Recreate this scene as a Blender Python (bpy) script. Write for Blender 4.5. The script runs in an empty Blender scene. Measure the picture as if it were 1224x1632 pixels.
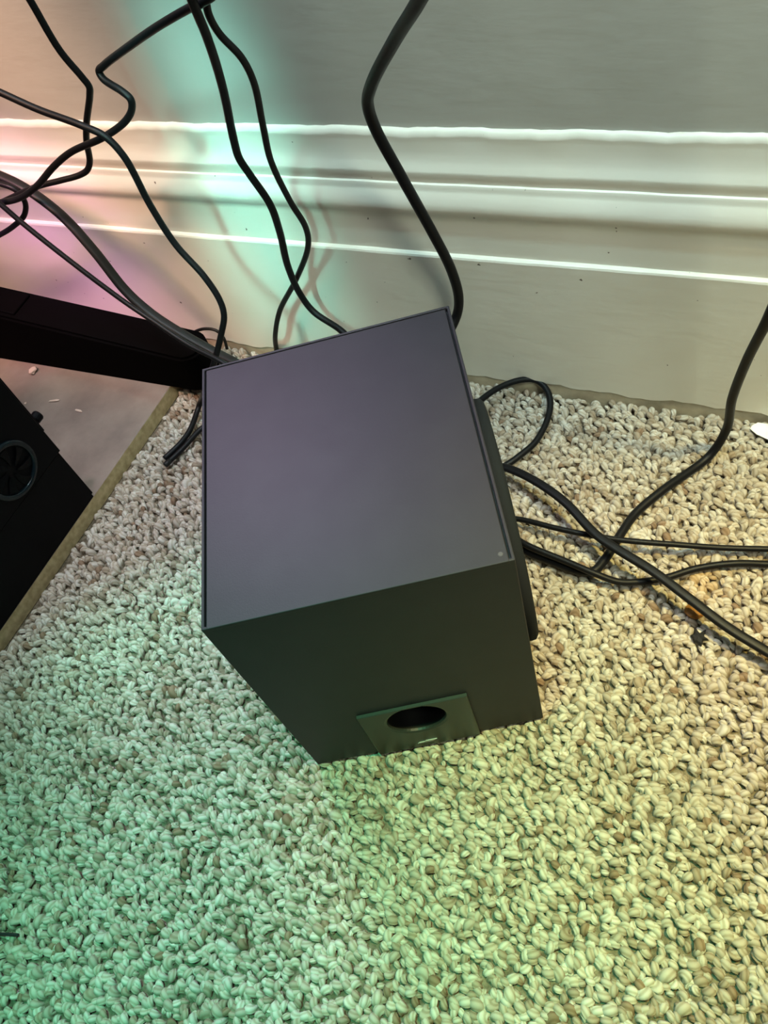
import bpy, bmesh, math, random
import numpy as np
from mathutils import Vector, Matrix

# ------------------------------------------------------------------ camera, world, lights, exposure
scn = bpy.context.scene
COL = scn.collection
cam_data = bpy.data.cameras.new('camera')
cam = bpy.data.objects.new('camera', cam_data)
COL.objects.link(cam)
right = Vector((0.90635677, 0.36327632, -0.21574919))
up = Vector((-0.19031822, 0.80691917, 0.55916047))
fwd = Vector((-0.37722192, 0.46573787, -0.80049476))
cam.matrix_world = Matrix(((right.x, up.x, -fwd.x, 0.0748), (right.y, up.y, -fwd.y, -0.5766),
                           (right.z, up.z, -fwd.z, 0.6673), (0, 0, 0, 1)))
cam_data.sensor_fit = 'VERTICAL'
cam_data.sensor_height = 24.0
cam_data.lens = 1340.98 / 1632 * 24.0
cam_data.clip_start = 0.01
scn.camera = cam

scn.view_settings.view_transform = 'Standard'
scn.view_settings.look = 'None'
scn.view_settings.gamma = 1.0
scn.view_settings.use_curve_mapping = False
scn.view_settings.exposure = 0.0

world = bpy.data.worlds.new('room_glow')
scn.world = world
world.use_nodes = True
bg = world.node_tree.nodes['Background']
bg.inputs[0].default_value = (0.80, 0.78, 0.84, 1)
bg.inputs[1].default_value = 0.07


def lamp(name, kind, loc, target, energy, color, **kw):
    d = bpy.data.lights.new(name, kind)
    d.energy = energy
    d.color = color
    for k, v in kw.items():
        setattr(d, k, v)
    o = bpy.data.objects.new(name, d)
    COL.objects.link(o)
    o.location = loc
    o.rotation_euler = (Vector(target) - Vector(loc)).to_track_quat('-Z', 'Y').to_euler()
    return o


def R(deg):
    return math.radians(deg)


# overhead room lamp, an added wall fill, then the coloured lamps of the RGB lighting around the desk
lamp('overhead_lamp', 'AREA', (0.02, -0.34, 1.75), (-0.05, -0.30, 0), 6.0, (0.97, 0.96, 1.0), size=0.30)
lamp('wall_strip_lamp', 'AREA', (-0.14, -0.11, 1.25), (-0.14, -0.050, 0), 1.15, (0.55, 0.96, 1.0), shape='RECTANGLE', size=0.95, size_y=0.03, spread=R(60))
lamp('wall_fill_lamp', 'SPOT', (0.50, -0.52, 1.10), (-0.10, -0.03, 0.20), 27, (0.92, 1.0, 0.78), spot_size=R(48), spot_blend=1.0, shadow_soft_size=0.12)  # added fill that brightens the wall and baseboard, no known lamp there
lamp('green_lamp', 'SPOT', (-0.14, -0.56, 1.75), (-0.14, -0.74, 0), 126, (0.08, 1.0, 0.50), spot_size=R(36), spot_blend=1.0, shadow_soft_size=0.08)
lamp('amber_lamp', 'SPOT', (0.40, -0.24, 1.45), (0.17, -0.33, 0), 115, (1.0, 0.78, 0.20), spot_size=R(34), spot_blend=1.0, shadow_soft_size=0.03)
lamp('lavender_lamp', 'SPOT', (-0.54, -0.05, 0.85), (-0.25, -0.33, 0.22), 25, (0.90, 0.68, 1.0), spot_size=R(44), spot_blend=1.0, shadow_soft_size=0.09)
lamp('rose_lamp', 'SPOT', (-0.55, -0.24, 1.35), (-0.53, -0.25, 0), 28, (0.96, 0.82, 0.94), spot_size=R(26), spot_blend=1.0, shadow_soft_size=0.05)
lamp('orange_lamp', 'SPOT', (-0.74, -0.46, 1.05), (-0.72, 0.0, 0.20), 60, (1.0, 0.58, 0.40), spot_size=R(42), spot_blend=0.9, shadow_soft_size=0.10)
lamp('cyan_lamp', 'AREA', (-0.41, -0.45, 0.80), (-0.41, 0.0, 0.22), 0.12, (0.32, 1.0, 0.86), shape='RECTANGLE', size=0.05, size_y=0.24, spread=R(15))
lamp('pink_lamp', 'SPOT', (-0.74, -0.32, 0.60), (-0.69, 0.0, 0.055), 17, (1.0, 0.34, 1.0), spot_size=R(25), spot_blend=0.8, shadow_soft_size=0.08)
mint = lamp('mint_lamp', 'AREA', (-0.41, -0.36, 1.2), (-0.41, -0.36, 0), 0.05, (0.15, 1.0, 0.65), shape='RECTANGLE', size=0.03, size_y=0.24, spread=R(9))
mint.rotation_euler = (0, 0, R(-42))

# ------------------------------------------------------------------ helpers
rnd = random.Random(7)
rng = np.random.default_rng(11)


def tag(o, label=None, cat=None, group=None, kind=None):
    if label: o['label'] = label
    if cat: o['category'] = cat
    if group: o['group'] = group
    if kind: o['kind'] = kind
    return o


def empty(name, loc=(0, 0, 0), rz=0.0):
    o = bpy.data.objects.new(name, None)
    o.empty_display_size = 0.02
    COL.objects.link(o)
    o.location = loc
    o.rotation_euler = (0, 0, rz)
    return o


def link(name, me, mats, parent=None, smooth=False):
    for m in (mats if isinstance(mats, (list, tuple)) else [mats]):
        me.materials.append(m)
    if smooth:
        me.polygons.foreach_set('use_smooth', [True] * len(me.polygons))
    o = bpy.data.objects.new(name, me)
    COL.objects.link(o)
    if parent: o.parent = parent
    return o


def from_bm(name, bm, mats, parent=None, smooth=False):
    bmesh.ops.recalc_face_normals(bm, faces=bm.faces)
    me = bpy.data.meshes.new(name)
    bm.to_mesh(me)
    bm.free()
    return link(name, me, mats, parent, smooth)


def box_bm(x0, x1, y0, y1, z0, z1, bev=0.0, seg=2):
    bm = bmesh.new()
    bmesh.ops.create_cube(bm, size=1.0)
    for v in bm.verts:
        v.co = Vector(((x0 + x1) / 2 + v.co.x * (x1 - x0), (y0 + y1) / 2 + v.co.y * (y1 - y0), (z0 + z1) / 2 + v.co.z * (z1 - z0)))
    if bev:
        bmesh.ops.bevel(bm, geom=bm.edges[:], offset=bev, segments=seg, profile=0.5, affect='EDGES')
    return bm


def lathe_bm(prof, n, axis_o, ax, e1, e2):
    """prof: list of (radius, height along ax)."""
    bm = bmesh.new()
    rings = []
    for r, h in prof:
        if r < 1e-7:
            rings.append([bm.verts.new(axis_o + ax * h)])
        else:
            rings.append([bm.verts.new(axis_o + ax * h + (e1 * math.cos(2 * math.pi * k / n) + e2 * math.sin(2 * math.pi * k / n)) * r) for k in range(n)])
    for a, b in zip(rings, rings[1:]):
        for k in range(n):
            k2 = (k + 1) % n
            if len(a) == 1 and len(b) == 1: continue
            if len(a) == 1: bm.faces.new((a[0], b[k], b[k2]))
            elif len(b) == 1: bm.faces.new((a[k], b[0], a[k2]))
            else: bm.faces.new((a[k], b[k], b[k2], a[k2]))
    return bm


def catmull(pts, per=8):
    P = [Vector(p) for p in pts]
    P = [P[0] * 2 - P[1]] + P + [P[-1] * 2 - P[-2]]
    out = []
    for i in range(1, len(P) - 2):
        a, b, c, d = P[i - 1], P[i], P[i + 1], P[i + 2]
        t0 = 0.0
        t1 = t0 + max((b - a).length, 1e-6) ** 0.5
        t2 = t1 + max((c - b).length, 1e-6) ** 0.5
        t3 = t2 + max((d - c).length, 1e-6) ** 0.5
        for k in range(per):
            t = t1 + (t2 - t1) * k / per
            A1 = a * ((t1 - t) / (t1 - t0)) + b * ((t - t0) / (t1 - t0))
            A2 = b * ((t2 - t) / (t2 - t1)) + c * ((t - t1) / (t2 - t1))
            A3 = c * ((t3 - t) / (t3 - t2)) + d * ((t - t2) / (t3 - t2))
            B1 = A1 * ((t2 - t) / (t2 - t0)) + A2 * ((t - t0) / (t2 - t0))
            B2 = A2 * ((t3 - t) / (t3 - t1)) + A3 * ((t - t1) / (t3 - t1))
            out.append(B1 * ((t2 - t) / (t2 - t1)) + B2 * ((t - t1) / (t2 - t1)))
    out.append(P[-2])
    return out


def sweep_bm(path, prof):
    """closed profile (list of 2D offsets) swept along the path with parallel-transport frames."""
    bm = bmesh.new()
    n = len(path)
    tans = [(path[min(i + 1, n - 1)] - path[max(i - 1, 0)]).normalized() for i in range(n)]
    ref = Vector((0, 0, 1)) if abs(tans[0].z) < 0.9 else Vector((0, 1, 0))
    u = (ref - tans[0] * ref.dot(tans[0])).normalized()
    rings = []
    for i in range(n):
        u = (u - tans[i] * u.dot(tans[i])).normalized()
        v = tans[i].cross(u)
        rings.append([bm.verts.new(path[i] + u * a + v * b) for a, b in prof])
    m = len(prof)
    for a, b in zip(rings, rings[1:]):
        for k in range(m):
            bm.faces.new((a[k], a[(k + 1) % m], b[(k + 1) % m], b[k]))
    bm.faces.new(rings[0][::-1])
    bm.faces.new(rings[-1])
    return bm


def circle_prof(r, n=12):
    return [(r * math.cos(2 * math.pi * k / n), r * math.sin(2 * math.pi * k / n)) for k in range(n)]


def twin_prof(r, n=20):
    """figure-eight profile of a two-core flex"""
    out = []
    for k in range(n):
        t = 2 * math.pi * k / n
        q = r * (1.0 + 0.22 * math.cos(2 * t))
        out.append((q * math.cos(t) * 0.80, q * math.sin(t) * 1.05) if False else (q * math.sin(t), q * math.cos(t) * 1.05))
    return out


# ------------------------------------------------------------------ materials
def material(name, color, rough=0.5, spec=0.5):
    m = bpy.data.materials.new(name)
    m.use_nodes = True
    b = m.node_tree.nodes['Principled BSDF']
    b.inputs['Base Color'].default_value = (*color, 1)
    b.inputs['Roughness'].default_value = rough
    b.inputs['Specular IOR Level'].default_value = spec
    return m, m.node_tree, b


def noise(nt, scale, detail=4, rough=0.5, vec=None):
    n = nt.nodes.new('ShaderNodeTexNoise')
    n.inputs['Scale'].default_value = scale
    n.inputs['Detail'].default_value = detail
    n.inputs['Roughness'].default_value = rough
    if vec is None:
        tc = nt.nodes.new('ShaderNodeTexCoord')
        vec = tc.outputs['Object']
    nt.links.new(vec, n.inputs['Vector'])
    return n


def ramp(nt, src, stops):
    r = nt.nodes.new('ShaderNodeValToRGB')
    el = r.color_ramp.elements
    while len(el) < len(stops): el.new(0.5)
    for e, (p, c) in zip(el, stops):
        e.position = p
        e.color = (*c, 1)
    nt.links.new(src, r.inputs[0])
    return r


def bump(nt, b, src, strength, dist):
    n = nt.nodes.new('ShaderNodeBump')
    n.inputs['Strength'].default_value = strength
    n.inputs['Distance'].default_value = dist
    nt.links.new(src, n.inputs['Height'])
    nt.links.new(n.outputs[0], b.inputs['Normal'])
    return n


def mixc(nt, fac, a, bcol, mode='MIX'):
    m = nt.nodes.new('ShaderNodeMix')
    m.data_type = 'RGBA'
    m.blend_type = mode
    if hasattr(fac, 'default_value'): nt.links.new(fac, m.inputs[0])
    else: m.inputs[0].default_value = fac
    for s, i in ((a, 6), (bcol, 7)):
        if hasattr(s, 'default_value'): nt.links.new(s, m.inputs[i])
        else: m.inputs[i].default_value = (*s, 1)
    return m.outputs[2]


def painted(name, c1, c2, rough, speck):
    m, nt, b = material(name, c1, rough, 0.4)
    n1 = noise(nt, 9, 5)
    r1 = ramp(nt, n1.outputs[0], [(0.35, c2), (0.65, c1)])
    n2 = noise(nt, 150, 2, 0.4)
    r2 = ramp(nt, n2.outputs[0], [(speck, (0, 0, 0)), (speck + 0.02, (1, 1, 1))])
    out = mixc(nt, r2.outputs[0], r1.outputs[0], (0.16, 0.13, 0.10))
    nt.links.new(out, b.inputs['Base Color'])
    tc = nt.nodes.new('ShaderNodeTexCoord')
    mp = nt.nodes.new('ShaderNodeMapping')
    mp.inputs['Scale'].default_value = (0.25, 1, 1)
    nt.links.new(tc.outputs['Object'], mp.inputs[0])
    n3 = noise(nt, 110, 4, 0.6, mp.outputs[0])
    n4 = noise(nt, 22, 3, 0.5)
    add = nt.nodes.new('ShaderNodeMath')
    add.operation = 'MULTIPLY_ADD'
    add.inputs[1].default_value = 0.3
    nt.links.new(n3.outputs[0], add.inputs[0])
    nt.links.new(n4.outputs[0], add.inputs[2])
    bump(nt, b, add.outputs[0], 0.35, 0.0022)
    return m


M_wall = painted('wall_paint', (0.52, 0.52, 0.48), (0.48, 0.48, 0.44), 0.6, 0.86)
M_skirt = painted('skirting_paint', (0.84, 0.82, 0.73), (0.80, 0.77, 0.67), 0.38, 0.775)
M_bare, nt, b = material('bare_wood', (0.30, 0.24, 0.16), 0.8)
n = noise(nt, 60, 5)
nt.links.new(ramp(nt, n.outputs[0], [(0.3, (0.42, 0.37, 0.27)), (0.7, (0.66, 0.60, 0.46))]).outputs[0], b.inputs['Base Color'])

M_floor, nt, b = material('carpet_backing', (0.15, 0.12, 0.085), 0.95, 0.1)
n = noise(nt, 240, 3)
nt.links.new(ramp(nt, n.outputs[0], [(0.35, (0.10, 0.08, 0.055)), (0.65, (0.22, 0.18, 0.13))]).outputs[0], b.inputs['Base Color'])
bump(nt, b, n.outputs[0], 0.8, 0.004)

M_carpet, nt, b = material('berber_yarn', (0.6, 0.55, 0.45), 0.9, 0.15)
at = nt.nodes.new('ShaderNodeAttribute')
at.attribute_name = 'yarn'
uv = nt.nodes.new('ShaderNodeUVMap')
wv = nt.nodes.new('ShaderNodeTexWave')
wv.wave_type = 'BANDS'
wv.bands_direction = 'Y'
wv.inputs['Scale'].default_value = 1.25
wv.inputs['Distortion'].default_value = 0.6
nt.links.new(uv.outputs[0], wv.inputs['Vector'])
shade = ramp(nt, wv.outputs[0], [(0.0, (0.70, 0.65, 0.57)), (0.5, (1, 1, 1))])
nt.links.new(mixc(nt, 0.85, at.outputs['Color'], shade.outputs[0], 'MULTIPLY'), b.inputs['Base Color'])
bump(nt, b, wv.outputs[0], 0.6, 0.0006)

M_vinyl, nt, b = material('black_vinyl', (0.040, 0.036, 0.043), 0.5, 0.2)
n = noise(nt, 900, 2)
bump(nt, b, n.outputs[0], 0.12, 0.0004)
n2 = noise(nt, 40, 5)
nt.links.new(ramp(nt, n2.outputs[0], [(0.3, (0.029, 0.026, 0.031)), (0.7, (0.033, 0.030, 0.035))]).outputs[0], b.inputs['Base Color'])
M_groove, _, _ = material('groove_black', (0.008, 0.008, 0.010), 0.7, 0.2)
M_plate, _, _ = material('port_plastic', (0.020, 0.026, 0.022), 0.38, 0.4)
M_hole, _, _ = material('port_bore', (0.004, 0.004, 0.004), 0.6, 0.3)
M_badge, _, _ = material('badge_silver', (0.45, 0.47, 0.45), 0.35, 0.6)
M_cloth, nt, b = material('grille_cloth', (0.016, 0.018, 0.020), 0.9, 0.15)
n = noise(nt, 1500, 1)
bump(nt, b, n.outputs[0], 0.4, 0.0004)
M_cable, _, _ = material('cable_rubber', (0.005, 0.005, 0.006), 0.45, 0.2)
M_cable2, _, _ = material('cable_matte', (0.008, 0.008, 0.008), 0.5, 0.28)
M_metal, nt, b = material('black_powder_coat', (0.0016, 0.0016, 0.0018), 0.8, 0.02)
n = noise(nt, 700, 2)
bump(nt, b, n.outputs[0], 0.15, 0.0003)
M_case, nt, b = material('tower_black', (0.003, 0.003, 0.004), 0.5, 0.08)
n = noise(nt, 55, 3, 0.6)
nt.links.new(ramp(nt, n.outputs[0], [(0.74, (0.003, 0.003, 0.004)), (0.82, (0.012, 0.012, 0.014))]).outputs[0], b.inputs['Base Color'])
M_glossy, _, _ = material('glossy_dark_blue', (0.004, 0.010, 0.014), 0.2, 0.3)
M_board, nt, b = material('board_face', (0.27, 0.21, 0.19), 0.5, 0.3)
n = noise(nt, 14, 6, 0.6)
n2 = noise(nt, 60, 2, 0.5)
c = ramp(nt, n.outputs[0], [(0.32, (0.19, 0.145, 0.125)), (0.66, (0.30, 0.24, 0.205))])
d = ramp(nt, n2.outputs[0], [(0.74, (0, 0, 0)), (0.80, (0.6, 0.6, 0.6))])
nt.links.new(mixc(nt, d.outputs[0], c.outputs[0], (0.42, 0.34, 0.30)), b.inputs['Base Color'])
M_mdf, nt, b = material('mdf_edge', (0.36, 0.28, 0.14), 0.85, 0.2)
n = noise(nt, 130, 4)
nt.links.new(ramp(nt, n.outputs[0], [(0.3, (0.36, 0.28, 0.15)), (0.7, (0.58, 0.47, 0.28))]).outputs[0], b.inputs['Base Color'])
bump(nt, b, n.outputs[0], 0.5, 0.001)
M_paper, _, _ = material('white_paper', (0.86, 0.88, 0.88), 0.7, 0.3)
M_brown, _, _ = material('brown_crumb', (0.30, 0.13, 0.02), 0.6)
M_chip, _, _ = material('plaster_chip', (0.62, 0.48, 0.40), 0.8)
M_scuff, _, _ = material('worn_vinyl', (0.085, 0.08, 0.09), 0.7, 0.2)
M_soot, _, _ = material('black_crumb', (0.008, 0.008, 0.010), 0.8)

# ------------------------------------------------------------------ room shell
WALL_Y = 0.012
X0, X1 = -1.75, 1.25


def extrude_profile(name, prof, mat, wob=0.0, step=0.02, top_wob=None, parent=None):
    """open (y,z) profile run along the wall, closed at the back"""
    xs = np.arange(X0, X1 + 1e-6, step)
    bm = bmesh.new()
    rows = []
    ph = [rnd.uniform(0, 6.3) for _ in range(6)]
    for x in xs:
        w = wob * (math.sin(x * 21 + ph[0]) + 0.6 * math.sin(x * 57 + ph[1]) + 0.5 * math.sin(x * 131 + ph[2]))
        row = []
        for i, (y, z) in enumerate(prof):
            k = top_wob(i, x) if top_wob else (0, 0)
            row.append(bm.verts.new((x, y + w + k[0], z + w * 0.5 + k[1])))
        rows.append(row)
    for a, c in zip(rows, rows[1:]):
        for i in range(len(prof) - 1):
            bm.faces.new((a[i], c[i], c[i + 1], a[i + 1]))
    me = bpy.data.meshes.new(name)
    bmesh.ops.recalc_face_normals(bm, faces=bm.faces)
    bm.to_mesh(me)
    bm.free()
    return link(name, me, mat, parent)


tag(from_bm('floor', box_bm(X0, X1, -2.0, 0.10, -0.05, -0.0072), M_floor), kind='structure')
tag(from_bm('wall_back', box_bm(X0, X1, WALL_Y, 0.10, -0.0072, 1.6), M_wall), kind='structure')

FY = -0.009


def plinth_wob(i, x):
    if i == 0:   # chipped lower paint edge
        return (0.0, 0.0012 * math.sin(x * 43) + 0.0014 * math.sin(x * 97 + 1) + 0.0010 * math.sin(x * 233 + 2))
    return (0, 0)


plinth = extrude_profile('baseboard_back', [(FY, 0.0135), (FY, 0.060), (FY, 0.115), (FY, 0.1672), (FY + 0.0008, 0.1690), (FY + 0.0025, 0.1700), (FY + 0.007, 0.1712), (WALL_Y + 0.002, 0.1716)], M_skirt, 0.00018, 0.01, plinth_wob)
tag(plinth, kind='structure')
strip = extrude_profile('bottom_strip', [(FY + 0.0015, -0.0072), (FY + 0.0015, 0.010), (FY + 0.0012, 0.0185), (FY + 0.004, 0.0190)], M_bare, 0.0002, 0.02, None, plinth)
strip['label'] = 'bare tan wood strip below the chipped paint edge'


def mould_wob(i, x):
    if i >= 20:   # thick uneven caulk along the top
        a = 0.00045 * math.sin(x * 61) + 0.00035 * math.sin(x * 149 + 2) + 0.0003 * math.sin(x * 331)
        return (a * 0.6, a)
    return (0, 0)


mp = [(-0.0048, 0.1700), (-0.0042, 0.185), (-0.0034, 0.2040), (-0.0032, 0.2075), (-0.0050, 0.2110), (-0.0066, 0.2150),
      (-0.0070, 0.2190), (-0.0062, 0.2232), (-0.0044, 0.2278), (-0.0022, 0.2318), (-0.0010, 0.2338), (-0.0010, 0.2362),
      (0.0000, 0.2384), (0.0016, 0.2392), (0.0019, 0.2440), (0.0008, 0.2480), (0.0014, 0.2502), (0.0034, 0.2540),
      (0.0052, 0.2595), (0.0064, 0.2660), (0.0068, 0.2735), (0.0070, 0.2765), (0.0069, 0.2780), (0.0070, 0.2795), (0.0076, 0.2808), (0.0084, 0.2824), (0.0104, 0.2838), (0.0125, 0.2842)]
mould = extrude_profile('trim_1', mp, M_skirt, 0.00018, 0.008, mould_wob)
mould.data.polygons.foreach_set('use_smooth', [True] * len(mould.data.polygons))
mould.data.set_sharp_from_angle(angle=R(38))
tag(mould, kind='structure')

# ------------------------------------------------------------------ board on the carpet, desk foot, tower
EDGE_P = Vector((-0.5535, -0.086))
EDGE_D = Vector((-0.0345, -0.9994))
BRZ = -0.0345
BT = 0.0135
board = empty('mdf_board', (EDGE_P.x, EDGE_P.y, 0), BRZ)
tag(board, 'grey brown faced fibreboard panel with raw tan edge lying on the carpet', 'board')
bm = box_bm(-0.62, 0.0, -0.62, 0.055, -0.0070, BT, 0.0008, 1)
for f in bm.faces:
    f.material_index = 1 if abs(f.normal.z) < 0.5 else 0
from_bm('panel', bm, [M_board, M_mdf], board)

foot = empty('desk_leg', (-0.55, -0.068, BT + 0.0004))
tag(foot, 'black tapered metal desk foot lying along the baseboard on the board', 'desk leg')
# plan outline of the foot, rounded at the tip, height falling towards the tip
bm = bmesh.new()
yf, yb, xt, xl = -0.021, 0.026, 0.052, -0.62
outline = [(xl, yf), (-0.3, yf), (-0.1, yf)]
rr = 0.021
for k in range(0, 7):
    t = -math.pi / 2 + math.pi / 2 * k / 6
    outline.append((xt - rr + rr * math.cos(t), yf + rr + rr * math.sin(t)))
for k in range(0, 7):
    t = math.pi / 2 * k / 6
    outline.append((xt - rr + rr * math.cos(t), yb - rr + rr * math.sin(t)))
outline += [(-0.1, yb), (-0.3, yb), (xl, yb)]


def foot_top(x):
    return 0.0845 - (x + 0.25) * 0.118


lo = [bm.verts.new((x, y, 0.0)) for x, y in outline]
hi = [bm.verts.new((x, y, min(foot_top(x), 0.15))) for x, y in outline]
for k in range(len(outline)):
    k2 = (k + 1) % len(outline)
    bm.faces.new((lo[k], lo[k2], hi[k2], hi[k]))
bm.faces.new(hi)
bm.faces.new(lo[::-1])
bmesh.ops.recalc_face_normals(bm, faces=bm.faces)
bmesh.ops.bevel(bm, geom=[e for e in bm.edges if all(v in set(hi) for v in e.verts)], offset=0.003, segments=2, affect='EDGES')
from_bm('foot_bar', bm, M_metal, foot)
bm = box_bm(-0.62, -0.195, -0.014, 0.020, 0.083, 0.0865, 0.0012, 2)
for v in bm.verts:
    v.co.z += -(v.co.x + 0.25) * 0.118 + 0.0008
from_bm('top_plate', bm, M_metal, foot)
from_bm('glide', lathe_bm([(0, -BT - 0.001), (0.0125, -BT - 0.001), (0.014, -BT + 0.002), (0.014, -0.0002), (0, -0.0002)], 20, Vector((0.028, 0.004, 0)), Vector((0, 0, 1)), Vector((1, 0, 0)), Vector((0, 1, 0))), M_metal, foot)['label'] = 'round levelling glide under the tip'

tower = empty('computer_tower', (EDGE_P.x + EDGE_D.x * 0.161 - 0.0002, EDGE_P.y + EDGE_D.y * 0.161, BT), BRZ)
tag(tower, 'black computer case standing on the board at the left edge', 'computer')
bm = box_bm(-0.205, 0.0004, -0.43, -0.001, 0.0, 0.074, 0.0)
bmesh.ops.bevel(bm, geom=[e for e in bm.edges if abs((e.verts[0].co - e.verts[1].co).z) > 0.05], offset=0.004, segments=4, affect='EDGES')
from_bm('base_plinth', bm, M_case, tower)
from_bm('case_body', box_bm(-0.205, -0.0015, -0.432, -0.001, 0.0742, 0.40, 0.0012, 2), M_case, tower)
from_bm('side_panel', box_bm(-0.0014, 0.0008, -0.430, 0.0, 0.0742, 0.398, 0.0006, 1), M_case, tower)
from_bm('rear_flange', box_bm(-0.203, -0.0018, -0.0009, 0.0026, 0.103, 0.396, 0.0006, 1), M_case, tower)
ax = Vector((1, 0, 0))
vent = from_bm('fan_ring', lathe_bm([(0.030, 0.0), (0.030, 0.0022), (0.0285, 0.003), (0.0255, 0.003), (0.0245, 0.0022), (0.0245, 0.0)], 40, Vector((0.0008, -0.052, 0.1080)), ax, Vector((0, 1, 0)), Vector((0, 0, 1))), M_glossy, tower, True)
vent['label'] = 'glossy dark blue fan ring'
for k in range(7):
    t0 = 2 * math.pi * k / 7
    bm = bmesh.new()
    prev = None
    for j in range(5):
        rr_ = 0.006 + 0.0175 * j / 4
        t1 = t0 + 0.25 * j / 4
        a = bm.verts.new((0.0012, -0.052 + rr_ * math.cos(t1), 0.108 + rr_ * math.sin(t1)))
        c = bm.verts.new((0.0026, -0.052 + rr_ * math.cos(t1 + 0.42), 0.108 + rr_ * math.sin(t1 + 0.42)))
        a2 = bm.verts.new((0.0020, -0.052 + rr_ * math.cos(t1), 0.108 + rr_ * math.sin(t1)))
        c2 = bm.verts.new((0.0034, -0.052 + rr_ * math.cos(t1 + 0.42), 0.108 + rr_ * math.sin(t1 + 0.42)))
        cur = [a, c, c2, a2]
        if prev:
            for q in range(4):
                bm.faces.new((prev[q], prev[(q + 1) % 4], cur[(q + 1) % 4], cur[q]))
        else: bm.faces.new(cur[::-1])
        prev = cur
    bm.faces.new(prev)
    from_bm('fan_blade', bm, M_case, vent)
from_bm('thumbscrew', lathe_bm([(0, 0.0), (0.0022, 0.0), (0.0022, 0.0035), (0.0052, 0.0042), (0.0058, 0.0055), (0.0058, 0.0105), (0.0050, 0.0120), (0, 0.0120)], 18, Vector((-0.014, 0.0026, 0.0985 + 0.012)), Vector((0, 1, 0)), Vector((1, 0, 0)), Vector((0, 0, 1))), M_case, tower, False)

# ------------------------------------------------------------------ subwoofer
W_, D_, H_ = 0.19046, 0.22370, 0.25
sub = empty('subwoofer', (-0.1998, -0.4398, 0.0), 0.50958)
tag(sub, 'large black box subwoofer with front port plate standing on the beige carpet', 'speaker')
T = 0.0035
# cabinet: side, back, front and bottom walls in one shell with a shallow rebate the top panel drops into
bm = bmesh.new()


def slab(x0, x1, y0, y1, z0, z1):
    t = box_bm(x0, x1, y0, y1, z0, z1)
    me_ = bpy.data.meshes.new('t')
    t.to_mesh(me_)
    t.free()
    bm.from_mesh(me_)
    bpy.data.meshes.remove(me_)


bm = box_bm(0, W_, 0, D_, 0, H_ - 0.0035, 0.0)
top = [f for f in bm.faces if f.normal.z > 0.5][0]
res = bmesh.ops.inset_region(bm, faces=[top], thickness=T - 0.0006, depth=0.0)
res2 = bmesh.ops.extrude_face_region(bm, geom=[f for f in bm.faces if f.normal.z > 0.5 and f is not top])
bmesh.ops.translate(bm, verts=[g for g in res2['geom'] if isinstance(g, bmesh.types.BMVert)], vec=(0, 0, 0.0035))
bmesh.ops.remove_doubles(bm, verts=bm.verts, dist=1e-6)
for f in bm.faces: f.material_index = 0
bmesh.ops.recalc_face_normals(bm, faces=bm.faces)
cab = from_bm('cabinet', bm, [M_vinyl], sub)
bv = cab.modifiers.new('edge', 'BEVEL')
bv.width = 0.0007
bv.segments = 2
bv.limit_method = 'ANGLE'
from_bm('groove_floor', box_bm(T - 0.0007, W_ - T + 0.0007, T - 0.0007, D_ - T + 0.0007, H_ - 0.0035, H_ - 0.0031), M_groove, sub)
# the top panel runs to the front edge; only its back and sides show a seam
tp = from_bm('top_panel', box_bm(T, W_ - T, -0.0001, D_ - T, H_ - 0.0030, H_ + 0.0003, 0.0005, 2), M_vinyl, sub)
sc_ = from_bm('scuff', lathe_bm([(0, 0), (0.0016, 0), (0.0012, 0.0002), (0, 0.0002)], 9, Vector((W_ - 0.0075, 0.0058, H_ + 0.0003)), Vector((0, 0, 1)), Vector((1, 0, 0)), Vector((0, 1, 0))), M_scuff, sub)
sc_['label'] = 'small pale scuff at the front right corner of the top'
# bore the port through the front wall
HC, HR = Vector((0.0953, 0.0570)), 0.0225
cut = from_bm('bore', lathe_bm([(0, -0.02), (HR + 0.0012, -0.02), (HR + 0.0012, 0.070), (0, 0.070)], 48, Vector((HC.x, 0, HC.y)), Vector((0, 1, 0)), Vector((1, 0, 0)), Vector((0, 0, 1))), M_vinyl, sub)
bo = cab.modifiers.new('bore', 'BOOLEAN')
bo.operation = 'DIFFERENCE'
bo.solver = 'EXACT'
bo.object = cut
bpy.context.view_layer.update()
new_me = bpy.data.meshes.new_from_object(cab.evaluated_get(bpy.context.evaluated_depsgraph_get()))
cab.modifiers.clear()
cab.data = new_me
bpy.data.objects.remove(cut)
# port plate with a real round opening
bm = bmesh.new()
PX0, PX1, PZ0, PZ1 = 0.0535, 0.1380, 0.0005, 0.0812
HC, HR = Vector((0.0953, 0.0570)), 0.0225
N = 48
yo = -0.0030
ring_o, ring_i = [], []
for k in range(N):
    t = 2 * math.pi * k / N
    dx, dz = math.cos(t), math.sin(t)
    sx = ((PX1 if dx > 0 else PX0) - HC.x) / dx if abs(dx) > 1e-6 else 1e9
    sz = ((PZ1 if dz > 0 else PZ0) - HC.y) / dz if abs(dz) > 1e-6 else 1e9
    s = min(sx, sz)
    ring_o.append((HC.x + dx * s, HC.y + dz * s))
    ring_i.append((HC.x + dx * HR, HC.y + dz * HR))
for cx, cz in ((PX0, PZ0), (PX0, PZ1), (PX1, PZ0), (PX1, PZ1)):
    j = min(range(N), key=lambda q: (ring_o[q][0] - cx) ** 2 + (ring_o[q][1] - cz) ** 2)
    ring_o[j] = (cx, cz)
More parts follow.
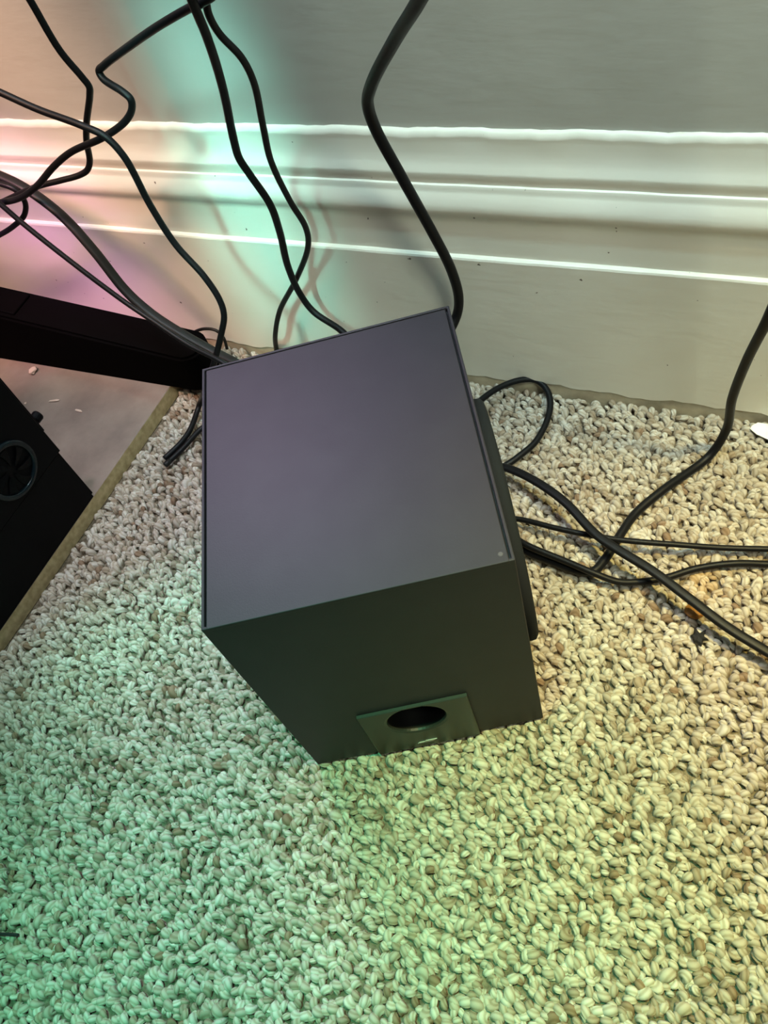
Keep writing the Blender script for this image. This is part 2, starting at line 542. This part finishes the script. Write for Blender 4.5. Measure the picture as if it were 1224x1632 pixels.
lay = [[bm.verts.new((x, -0.0001, z)) for x, z in ring_o], [bm.verts.new((x, yo + 0.0006, z)) for x, z in ring_o],
       [bm.verts.new((HC.x + (x - HC.x) * 0.985, yo, HC.y + (z - HC.y) * 0.985)) for x, z in ring_o],
       [bm.verts.new((HC.x + (x - HC.x) * 1.13, yo, HC.y + (z - HC.y) * 1.13)) for x, z in ring_i],
       [bm.verts.new((HC.x + (x - HC.x) * 1.03, yo + 0.0008, HC.y + (z - HC.y) * 1.03)) for x, z in ring_i],
       [bm.verts.new((x, yo + 0.0026, z)) for x, z in ring_i]]
for a, c in zip(lay, lay[1:]):
    for k in range(N):
        bm.faces.new((a[k], a[(k + 1) % N], c[(k + 1) % N], c[k]))
plate = from_bm('port_plate', bm, M_plate, sub)
plate['label'] = 'square glossy port plate with a round opening'
bm = lathe_bm([(HR, -0.0004), (HR, 0.062), (HR * 0.9, 0.0655), (0, 0.0660)], N, Vector((HC.x, 0, HC.y)), Vector((0, 1, 0)), Vector((1, 0, 0)), Vector((0, 0, 1)))
from_bm('port_tube', bm, M_hole, plate, True)
# pale emblem under the opening: a slanted bar with a hooked end
bm = bmesh.new()
em = [(0.0872, 0.0098), (0.1000, 0.0098), (0.1036, 0.0128), (0.0946, 0.0128), (0.0930, 0.0114), (0.0886, 0.0114)]
lo = [bm.verts.new((x, yo - 0.00005, z)) for x, z in em]
hi = [bm.verts.new((x, yo - 0.0006, z)) for x, z in em]
bm.faces.new(hi)
for k in range(len(em)):
    bm.faces.new((lo[k], lo[(k + 1) % len(em)], hi[(k + 1) % len(em)], hi[k]))
from_bm('emblem', bm, M_badge, plate)['label'] = 'small pale silver emblem'
gr = from_bm('driver_grille', lathe_bm([(0.094, 0.0002), (0.0955, 0.003), (0.095, 0.0070), (0.092, 0.0092), (0.080, 0.0100), (0.04, 0.0104), (0, 0.0105)], 64, Vector((W_, 0.116, 0.122)), Vector((1, 0, 0)), Vector((0, 1, 0)), Vector((0, 0, 1))), M_cloth, sub, True)
gr['label'] = 'round black cloth grille on the right side'

# ------------------------------------------------------------------ cables
CABLES = {
    'a': (0.0029, [(-0.4895, -0.0600, 0.4501), (-0.4870, -0.0600, 0.4299), (-0.4860, -0.0580, 0.3903), (-0.4795, -0.0560, 0.3674), (-0.4781, -0.0550, 0.3583), (-0.4823, -0.0550, 0.3506), (-0.5016, -0.0550, 0.3259), (-0.5146, -0.0540, 0.3069), (-0.5268, -0.0520, 0.2843), (-0.5332, -0.0540, 0.2769), (-0.5426, -0.0570, 0.2733), (-0.5651, -0.0630, 0.2704), (-0.5907, -0.0690, 0.2673), (-0.6218, -0.0740, 0.2587), (-0.6625, -0.0780, 0.2461), (-0.7350, -0.0800, 0.2274)]),
    'b': (0.0031, [(-0.2961, -0.0850, 0.4430), (-0.3117, -0.0850, 0.4342), (-0.3287, -0.0800, 0.4282), (-0.3702, -0.0700, 0.4118), (-0.4173, -0.0600, 0.3913), (-0.4541, -0.0520, 0.3743), (-0.4646, -0.0500, 0.3681), (-0.4622, -0.0520, 0.3634), (-0.4426, -0.0580, 0.3558), (-0.4359, -0.0600, 0.3506), (-0.4396, -0.0600, 0.3419), (-0.4505, -0.0620, 0.3324), (-0.4745, -0.0680, 0.3219), (-0.5229, -0.0700, 0.3062), (-0.5476, -0.0750, 0.2942), (-0.5752, -0.0820, 0.2774), (-0.6046, -0.0850, 0.2649), (-0.6302, -0.0880, 0.2607), (-0.6950, -0.0900, 0.2531)]),
    'c': (0.0031, [(-0.5828, -0.0800, 0.3830), (-0.5514, -0.0800, 0.3682), (-0.5200, -0.0800, 0.3534), (-0.4791, -0.0820, 0.3407), (-0.4586, -0.0830, 0.3316), (-0.4474, -0.0850, 0.3147), (-0.4440, -0.0870, 0.2680), (-0.4348, -0.0900, 0.2289), (-0.4149, -0.0950, 0.1988), (-0.4051, -0.1000, 0.1753), (-0.4037, -0.1050, 0.1611), (-0.4132, -0.1120, 0.1392), (-0.4274, -0.1220, 0.1121), (-0.4471, -0.1300, 0.0798), (-0.5020, -0.1067, 0.0120), (-0.4996, -0.1388, 0.0060), (-0.5018, -0.1592, 0.0055), (-0.5096, -0.1825, 0.0055)]),
    'd': (0.0042, [(-0.7158, -0.0500, 0.2780), (-0.6558, -0.0520, 0.2640), (-0.6239, -0.0560, 0.2519), (-0.5913, -0.0620, 0.2275), (-0.5644, -0.0720, 0.1953), (-0.5414, -0.0820, 0.1548), (-0.5163, -0.0890, 0.1334), (-0.4808, -0.0960, 0.1159), (-0.4466, -0.1000, 0.1000), (-0.4112, -0.1080, 0.0914), (-0.3945, -0.1150, 0.0767)]),
    'e': (0.0026, [(-0.6361, -0.0980, 0.2940), (-0.6140, -0.1000, 0.2692), (-0.5986, -0.1020, 0.2504), (-0.5497, -0.1090, 0.2042), (-0.5111, -0.1140, 0.1715), (-0.4848, -0.1190, 0.1573), (-0.4423, -0.1290, 0.1395), (-0.4007, -0.1380, 0.1306), (-0.3710, -0.1480, 0.1205)]),
    'f': (0.0028, [(-0.6958, -0.0640, 0.2671), (-0.6467, -0.0640, 0.2637), (-0.6305, -0.0640, 0.2574), (-0.6280, -0.0640, 0.2452), (-0.6409, -0.0640, 0.2279), (-0.6649, -0.0660, 0.2138), (-0.6923, -0.0680, 0.2020), (-0.7520, -0.0720, 0.1826)]),
    'g': (0.0034, [(-0.3070, -0.0980, 0.4592), (-0.3117, -0.0940, 0.4403), (-0.3206, -0.0820, 0.4087), (-0.3374, -0.0650, 0.3632), (-0.3544, -0.0550, 0.3118), (-0.3577, -0.0530, 0.2949), (-0.3542, -0.0520, 0.2788), (-0.3484, -0.0480, 0.2466), (-0.3540, -0.0420, 0.2113), (-0.3646, -0.0360, 0.1650), (-0.3661, -0.0320, 0.1270), (-0.3561, -0.0340, 0.1056), (-0.3219, -0.0450, 0.0939), (-0.2990, -0.0600, 0.0842)]),
    'h': (0.0028, [(-0.3114, -0.0750, 0.4466), (-0.3181, -0.0720, 0.4295), (-0.3216, -0.0700, 0.4187), (-0.3224, -0.0650, 0.4031), (-0.3148, -0.0600, 0.3831), (-0.3147, -0.0560, 0.3627), (-0.3248, -0.0500, 0.3230), (-0.3325, -0.0460, 0.2880), (-0.3308, -0.0420, 0.2465), (-0.3294, -0.0350, 0.2132), (-0.3376, -0.0300, 0.1873), (-0.3696, -0.0250, 0.1392), (-0.4067, -0.0240, 0.0913), (-0.4234, -0.0260, 0.0585), (-0.4456, -0.0126, 0.0120), (-0.4266, -0.0418, 0.0040), (-0.3944, -0.0745, 0.0040)]),
    'i': (0.0046, [(-0.1234, -0.1300, 0.4670), (-0.1414, -0.1150, 0.4444), (-0.1763, -0.0850, 0.4072), (-0.2157, -0.0580, 0.3613), (-0.2269, -0.0500, 0.3423), (-0.2287, -0.0450, 0.3206), (-0.2183, -0.0400, 0.2740), (-0.2046, -0.0330, 0.2146), (-0.1971, -0.0270, 0.1708), (-0.1960, -0.0250, 0.1358), (-0.2008, -0.0280, 0.1144), (-0.2093, -0.0500, 0.1017), (-0.2211, -0.0800, 0.1006)]),
    'j': (0.0040, [(0.0752, -0.0900, 0.2473), (0.0708, -0.0850, 0.2066), (0.0611, -0.0700, 0.1437), (0.0550, -0.0600, 0.0870), (0.0537, -0.0500, 0.0304), (0.0438, -0.0622, 0.0070), (0.0111, -0.1092, 0.0060), (-0.0062, -0.1382, 0.0050), (-0.0134, -0.1632, 0.0065), (-0.0205, -0.1921, 0.0065), (-0.0282, -0.2079, 0.0065), (-0.0438, -0.2100, 0.0065), (-0.0646, -0.2066, 0.0065), (-0.0878, -0.2023, 0.0065), (-0.1137, -0.1877, 0.0065)]),
    'k': (0.0032, [(-0.1816, -0.1070, 0.0300), (-0.1858, -0.0751, 0.0300), (-0.1796, -0.0544, 0.0280), (-0.1676, -0.0305, 0.0240), (-0.1512, -0.0134, 0.0200), (-0.1361, -0.0069, 0.0160), (-0.1212, -0.0163, 0.0120), (-0.1135, -0.0377, 0.0080), (-0.1165, -0.0755, 0.0060), (-0.1265, -0.0961, 0.0060), (-0.1380, -0.1113, 0.0050), (-0.1482, -0.1198, 0.0050)]),
    'l': (0.0033, [(-0.1477, -0.1188, 0.0120), (-0.1312, -0.1229, 0.0180), (-0.1006, -0.1366, 0.0260), (-0.0654, -0.1568, 0.0300), (-0.0304, -0.1842, 0.0300), (-0.0091, -0.1947, 0.0300), (0.0224, -0.2077, 0.0290), (0.0559, -0.2246, 0.0260), (0.0877, -0.2401, 0.0220), (0.1223, -0.2524, 0.0180), (0.1555, -0.2627, 0.0120)]),
    'm': (0.0026, [(-0.1212, -0.1739, 0.0100), (-0.1031, -0.1731, 0.0120), (-0.0605, -0.1775, 0.0160), (-0.0133, -0.1762, 0.0160), (0.0358, -0.1681, 0.0140), (0.0708, -0.1601, 0.0100), (0.1068, -0.1511, 0.0080), (0.1429, -0.1408, 0.0050)]),
    'n': (0.0030, [(-0.1093, -0.1916, 0.0140), (-0.0884, -0.2015, 0.0170), (-0.0522, -0.2086, 0.0160), (-0.0245, -0.2137, 0.0145), (-0.0046, -0.2136, 0.0090), (0.0127, -0.2074, 0.0060), (0.0318, -0.1979, 0.0050), (0.0547, -0.1824, 0.0050), (0.0831, -0.1709, 0.0065), (0.1091, -0.1634, 0.0040), (0.1448, -0.1561, 0.0040)]),
    'o': (0.0030, [(-0.5022, -0.1863, 0.0055), (-0.4947, -0.1640, 0.0055), (-0.4863, -0.1334, 0.0060), (-0.4710, -0.1162, 0.0080), (-0.4527, -0.1032, 0.0080)]),
    'p': (0.0018, [(-0.5554, -0.0340, 0.0280), (-0.5435, -0.0340, 0.0411), (-0.5303, -0.0330, 0.0512), (-0.5143, -0.0320, 0.0566), (-0.4999, -0.0320, 0.0557), (-0.4939, -0.0330, 0.0468), (-0.4937, -0.0360, 0.0317)]),
}
SUBM = Matrix.Rotation(0.50958, 4, 'Z')


def sub_pt(x, y, z):
    p = SUBM @ Vector((x, y, z))
    return (p.x - 0.1998, p.y - 0.4398, p.z)


INFO = {
    'a': 'thin black cable with a sharp kink hanging furthest left at the top of the wall',
    'b': 'black cable that zigzags left from the top tangle and swoops to the left edge',
    'c': 'black cable from the left edge crossing over two others and dropping behind the subwoofer corner',
    'd': 'thick black two core cable arching from the left edge over the desk foot',
    'e': 'thin straight black cable running diagonally below the thick arched one to the desk foot',
    'f': 'small black cable loop poking in at the left edge before the baseboard',
    'g': 'black cable curving down the wall and under the subwoofer top edge at its middle',
    'h': 'thin black S bent cable that crosses its neighbour and drops behind the subwoofer',
    'i': 'thickest black cable hanging alone from the top centre behind the subwoofer',
    'j': 'black cable dropping in at the right edge and bending across the carpet to the subwoofer',
    'k': 'black cable looping out behind the right rear corner of the subwoofer',
    'l': 'thick twin black cord arching above the carpet to the lower right edge',
    'm': 'thin straight black cable running nearly level to the right edge over the carpet',
    'n': 'black cable sagging under the twin cord then running level to the right edge',
    'o': 'short black cable tail with a cut end on the carpet left of the subwoofer',
    'p': 'tiny black cable arch against the baseboard above the desk foot tip',
}
EXTRA = {'k0': [sub_pt(0.10, D_ + 0.004, 0.06), sub_pt(0.12, D_ + 0.03, 0.05)],
         'd': [sub_pt(0.045, D_ + 0.030, 0.097), sub_pt(0.045, D_ + 0.004, 0.085)],
         'e': [sub_pt(0.025, D_ + 0.030, 0.082), sub_pt(0.025, D_ + 0.004, 0.070)],
         'g': [sub_pt(0.095, D_ + 0.030, 0.087), sub_pt(0.095, D_ + 0.004, 0.075)],
         'i': [sub_pt(0.150, D_ + 0.030, 0.102), sub_pt(0.150, D_ + 0.004, 0.090)],
         }
# the runs go on past the picture: up to the desk, left behind the tower, right across the carpet
HEAD = {
    'a': [(-0.470, -0.07, 0.78), (-0.487, -0.062, 0.60)], 'b': [(-0.240, -0.11, 0.78), (-0.270, -0.095, 0.58)],
    'c': [(-1.10, -0.085, 0.55), (-0.80, -0.08, 0.47)], 'd': [(-1.15, -0.06, 0.18), (-0.90, -0.052, 0.27)],
    'e': [(-1.15, -0.10, 0.42), (-0.88, -0.10, 0.33)], 'f': [(-1.15, -0.07, 0.36), (-0.88, -0.066, 0.31)],
    'g': [(-0.290, -0.13, 0.78), (-0.300, -0.11, 0.60)], 'h': [(-0.315, -0.085, 0.78), (-0.308, -0.08, 0.60)],
    'i': [(-0.060, -0.20, 0.78), (-0.090, -0.16, 0.60)], 'j': [(0.100, -0.14, 0.78), (0.085, -0.11, 0.45)],
}
TAIL = {
    'a': [(-0.92, -0.075, 0.21), (-1.15, -0.075, 0.20)], 'b': [(-0.90, -0.115, 0.22), (-1.15, -0.115, 0.23)],
    'f': [(-0.90, -0.085, 0.165), (-1.15, -0.085, 0.15)],
    'l': [(0.24, -0.285, 0.006), (0.42, -0.32, 0.006), (0.70, -0.30, 0.006)],
    'm': [(0.30, -0.105, 0.006), (0.50, -0.08, 0.006), (0.80, -0.09, 0.006)],
    'n': [(0.30, -0.150, 0.006), (0.50, -0.17, 0.006), (0.80, -0.15, 0.006)],
}
for key, (rad, pts) in CABLES.items():
    pts = HEAD.get(key, []) + pts + TAIL.get(key, [])
    if key == 'k': pts = EXTRA['k0'] + pts
    if key in 'degi': pts = pts + EXTRA[key]
    path = catmull(pts, 9)
    prof = twin_prof(rad) if key in 'dl' else circle_prof(rad)
    root = empty('cable', path[0])
    tag(root, INFO[key], 'cable', 'black cables around the subwoofer')
    inv = -path[0]
    bm = sweep_bm([q + inv for q in path], prof)
    o = from_bm('sheath', bm, M_cable2 if key in 'dhp' else M_cable, root, True)
    if key == 'o':
        q = path[0]
        t = (path[0] - path[1]).normalized()
        s = t.cross(Vector((0, 0, 1))).normalized()
        from_bm('cut_end', lathe_bm([(0, -0.004), (rad * 1.12, -0.004), (rad * 1.12, 0.004), (rad * 0.8, 0.0052), (0, 0.0052)], 12, Vector((0, 0, 0)), t, s, t.cross(s)), M_cable2, root, True)

# ------------------------------------------------------------------ carpet pile
def carpet():
    ang = R(-27)
    ca, sa = math.cos(ang), math.sin(ang)
    pu, pv = 0.00590, 0.00530
    K = 260
    I, J = np.meshgrid(np.arange(-K, K), np.arange(-K, K), indexing='ij')
    I = I.ravel().astype(float); J = J.ravel().astype(float)
    u = (I + 0.5 * (J % 2)) * pu + rng.normal(0, 0.0016, I.size)
    v = J * pv + rng.normal(0, 0.0014, I.size)
    x = -0.15 + u * ca - v * sa
    y = -0.35 + u * sa + v * ca
    keep = (x < 0.30) & (y < FY - 0.0012)
    # the board's right edge
    ex = -0.5535 + (y + 0.086) * 0.0345
    keep &= (x > np.where(y < -0.020, ex + 0.0060, -0.60)) & (x > -0.62)
    # front limit a little beyond the frame, right limit likewise
    lim = -0.70 + (x + 0.357) * (0.20 / 0.514)
    keep &= (y > lim - 0.075)
    # under the subwoofer
    dx, dy = x + 0.1998, y + 0.4398
    c, s = math.cos(0.50958), math.sin(0.50958)
    lx, ly = dx * c + dy * s, -dx * s + dy * c
    keep &= ~((lx > 0.012) & (lx < W_ - 0.012) & (ly > 0.012) & (ly < D_ - 0.012))
    x, y, lx, ly = x[keep], y[keep], lx[keep], ly[keep]
    n = x.size
    near = (lx > -0.006) & (lx < W_ + 0.006) & (ly > -0.006) & (ly < D_ + 0.006)
    P, Q = 8, 8     # rings, sides
    t = np.linspace(-0.18, math.pi + 0.18, P)
    al = np.linspace(0, 2 * math.pi, Q, endpoint=False)
    yaw = ang + math.pi * (rng.random(n) < 0.5) + rng.normal(0, 0.62, n)
    sc = np.clip(rng.normal(1.0, 0.15, n), 0.68, 1.4)
    rr_ = 0.00225 * sc * rng.uniform(0.92, 1.12, n)
    yr = 0.00258 * sc * rng.uniform(0.9, 1.15, n)
    hh = 0.0054 * sc * rng.uniform(0.8, 1.12, n)
    hh = np.where(near, hh * 0.55, hh)
    tilt = rng.normal(0, 0.33, n)
    fat = 0.86 + 0.22 * np.sin(np.clip(t, 0, math.pi))
    # local coordinates (n, P, Q)
    px = rr_[:, None] * np.cos(t)[None]
    pz = hh[:, None] * np.sin(t)[None] * 0.78
    nx = np.cos(t)[None, :, None] * np.cos(al)[None, None, :]
    nz = np.sin(t)[None, :, None] * np.cos(al)[None, None, :]
    ny = np.sin(al)[None, None, :] * np.ones((1, P, 1))
    yrr = yr[:, None, None] * fat[None, :, None]
    X = px[:, :, None] + nx * yrr
    Yl = ny * yrr
    Zl = pz[:, :, None] + nz * yrr
    # loop leans sideways, twists a little and sits on the backing
    Yl = Yl + Zl * np.tan(tilt)[:, None, None] * 0.7
    cy, sy = np.cos(yaw)[:, None, None], np.sin(yaw)[:, None, None]
    gx = x[:, None, None] + X * cy - Yl * sy
    gy = y[:, None, None] + X * sy + Yl * cy
    lift = 0.0042 * np.clip((y + 0.036) / 0.026, 0, 1)[:, None, None]
    gz = -0.0070 + Zl + lift
    gz = np.where(near[:, None, None], np.minimum(gz, -0.0004), gz)
    V = np.stack([gx, gy, gz], -1).reshape(-1, 3).astype(np.float32)
    base = (np.arange(n) * P * Q)[:, None, None]
    a = np.arange(P - 1)[None, :, None] * Q
    k = np.arange(Q)[None, None, :]
    k2 = (k + 1) % Q
    F = np.stack([base + a + k, base + a + k2, base + a + Q + k2, base + a + Q + k], -1).reshape(-1).astype(np.int32)
    nf = n * (P - 1) * Q
    me = bpy.data.meshes.new('carpet_pile')
    me.vertices.add(len(V)); me.vertices.foreach_set('co', V.ravel())
    me.loops.add(nf * 4); me.loops.foreach_set('vertex_index', F)
    me.polygons.add(nf)
    me.polygons.foreach_set('loop_start', np.arange(0, nf * 4, 4, dtype=np.int32))
    me.polygons.foreach_set('loop_total', np.full(nf, 4, dtype=np.int32))
    me.polygons.foreach_set('use_smooth', np.ones(nf, dtype=bool))
    # yarn colours: cream, oatmeal, tan, a few rust flecks, in loose drifts
    drift = (np.sin(x * 61 + 1.3 * np.sin(y * 47)) + np.sin(y * 83 + 2.1 * np.sin(x * 39)) + np.sin((x + y) * 151)) / 3
    pal = np.array([[0.50, 0.455, 0.39], [0.43, 0.38, 0.315], [0.34, 0.28, 0.215], [0.25, 0.175, 0.12], [0.55, 0.52, 0.465]])
    pick = rng.random(n) + drift * 0.10
    idx = np.select([pick < 0.20, pick < 0.52, pick < 0.84, pick < 0.975], [4, 0, 1, 2], 3)
    colr = pal[idx] * rng.uniform(0.88, 1.10, n)[:, None]
    # orange coloured shadow of the cords, painted into the yarn colour
    shadow_tint = np.exp(-(((x - 0.062) / 0.016) ** 2 + ((y + 0.190) / 0.018) ** 2))[:, None] * 0.5
    colr = colr * (1 - shadow_tint) + shadow_tint * np.array([0.55, 0.33, 0.10])
    cc = np.ones((n, P, Q, 4), np.float32)
    cc[..., :3] = colr[:, None, None, :]
    att = me.color_attributes.new('yarn', 'FLOAT_COLOR', 'POINT')
    att.data.foreach_set('color', cc.ravel())
    uvl = me.uv_layers.new(name='UVMap')
    uu = (a / Q / (P - 1.0)) * np.ones((1, 1, Q))
    vv = k * np.ones((1, P - 1, 1)) / Q
    q = 1.0 / (P - 1)
    tw = 0.35
    one = np.stack([np.stack([uu, vv + uu * tw], -1), np.stack([uu, vv + 1.0 / Q + uu * tw], -1),
                    np.stack([uu + q, vv + 1.0 / Q + (uu + q) * tw], -1), np.stack([uu + q, vv + (uu + q) * tw], -1)], 3)
    UV = np.broadcast_to(one, (n,) + one.shape[1:]) + np.zeros((n, 1, 1, 1, 1))
    uvl.data.foreach_set('uv', np.ascontiguousarray(UV, dtype=np.float32).ravel())
    me.update(calc_edges=True)
    me.validate()
    o = link('carpet_pile', me, M_carpet)
    tag(o, 'beige flecked loop pile carpet covering the floor in front of the baseboard', 'carpet', kind='stuff')
    print('carpet loops', n, 'tris', nf * 2)


carpet()

# ------------------------------------------------------------------ small debris
def crumb(name, loc, size, mat, label, cat, seed, sub_=2, squash=(1, 1, 0.6), rz=0.0):
    bm = bmesh.new()
    bmesh.ops.create_icosphere(bm, subdivisions=sub_, radius=1.0)
    r_ = random.Random(seed)
    for v in bm.verts:
        k = 1 + r_.uniform(-0.22, 0.22)
        v.co = Vector((v.co.x * size * squash[0] * k, v.co.y * size * squash[1] * k, v.co.z * size * squash[2] * k))
    lowest = min(v.co.z for v in bm.verts)
    for v in bm.verts: v.co.z -= lowest
    o = from_bm(name, bm, mat)
    o.location = loc
    o.rotation_euler = (0, 0, rz)
    tag(o, label, cat)
    return o


crumb('crumb', (0.0606, -0.2225, -0.0010), 0.0072, M_brown, 'amber brown crumb on the carpet beside the twin cord', 'crumb', 3)
bm = bmesh.new()
r_ = random.Random(5)
spk = []
for k in range(18):
    t = 2 * math.pi * k / 18
    q = 0.0058 if k % 3 else 0.0088 * r_.uniform(0.8, 1.25)
    q *= r_.uniform(0.7, 0.95)
    spk.append((q * math.cos(t), q * math.sin(t) * 1.1))
a_ = [bm.verts.new((x, y, 0.0)) for x, y in spk]
b_ = [bm.verts.new((x * 0.8, y * 0.8, 0.0022 + 0.0012 * r_.random())) for x, y in spk]
bm.faces.new(a_[::-1])
c_ = bm.verts.new((0, 0, 0.0042))
for k in range(18):
    bm.faces.new((a_[k], a_[(k + 1) % 18], b_[(k + 1) % 18], b_[k]))
    bm.faces.new((b_[k], b_[(k + 1) % 18], c_))
o = from_bm('lint', bm, M_soot)
o.location = (0.0678, -0.2443, 0.0004)
tag(o, 'ragged black speck of lint on the carpet below the brown crumb', 'lint')
crumb('pebble', (-0.7560, -0.1020, BT), 0.0060, M_chip, 'small pinkish plaster lump on the board against the desk foot', 'pebble', 8, 2, (0.7, 1.1, 0.6))
crumb('flake', (-0.6949, -0.1390, BT), 0.0075, M_chip, 'longer pale flake lying at the middle of the board', 'flake', 9, 1, (1.2, 0.25, 0.15), 0.35)
crumb('flake', (-0.6520, -0.1468, BT), 0.0060, M_chip, 'shorter pale flake on the board nearer its raw edge', 'flake', 12, 1, (1.1, 0.3, 0.15), -0.1)
crumb('crumb', (-0.7340, -0.1504, BT), 0.0018, M_chip, 'tiny white grit speck on the board beside the tower screw', 'crumb', 14, 1)
sp = [Vector((-0.412, -0.651, 0.0026)), Vector((-0.3974, -0.6479, 0.0032)), Vector((-0.388, -0.6450, 0.0034)), Vector((-0.3797, -0.6424, 0.0028))]
o = from_bm('twig', sweep_bm(catmull([tuple(p) for p in sp], 4), circle_prof(0.0013, 6)), M_soot, None, True)
tag(o, 'short thin black stick on the carpet at the lower left edge', 'stick')
# torn paper corner by the baseboard
bm = bmesh.new()
edge = [(0.0735, -0.0220), (0.0745, -0.0175), (0.0790, -0.0135), (0.0850, -0.0125), (0.105, -0.0130), (0.135, -0.0125), (0.150, -0.0165), (0.148, -0.034), (0.125, -0.0385), (0.104, -0.0360), (0.0900, -0.0310), (0.0800, -0.0275)]
ctr = [bm.verts.new((0.112, -0.024, 0.0092)), bm.verts.new((0.112, -0.024, 0.0087))]
tv = [bm.verts.new((x, y, 0.0052 + 0.0014 * rnd.random())) for x, y in edge]
bv_ = [bm.verts.new((v.co.x, v.co.y, v.co.z - 0.0005)) for v in tv]
for k in range(len(edge)):
    k2 = (k + 1) % len(edge)
    bm.faces.new((ctr[0], tv[k], tv[k2]))
    bm.faces.new((ctr[1], bv_[k2], bv_[k]))
    bm.faces.new((tv[k], bv_[k], bv_[k2], tv[k2]))
o = from_bm('paper_scrap', bm, M_paper)
tag(o, 'torn white paper scrap on the carpet against the baseboard at the right', 'paper')
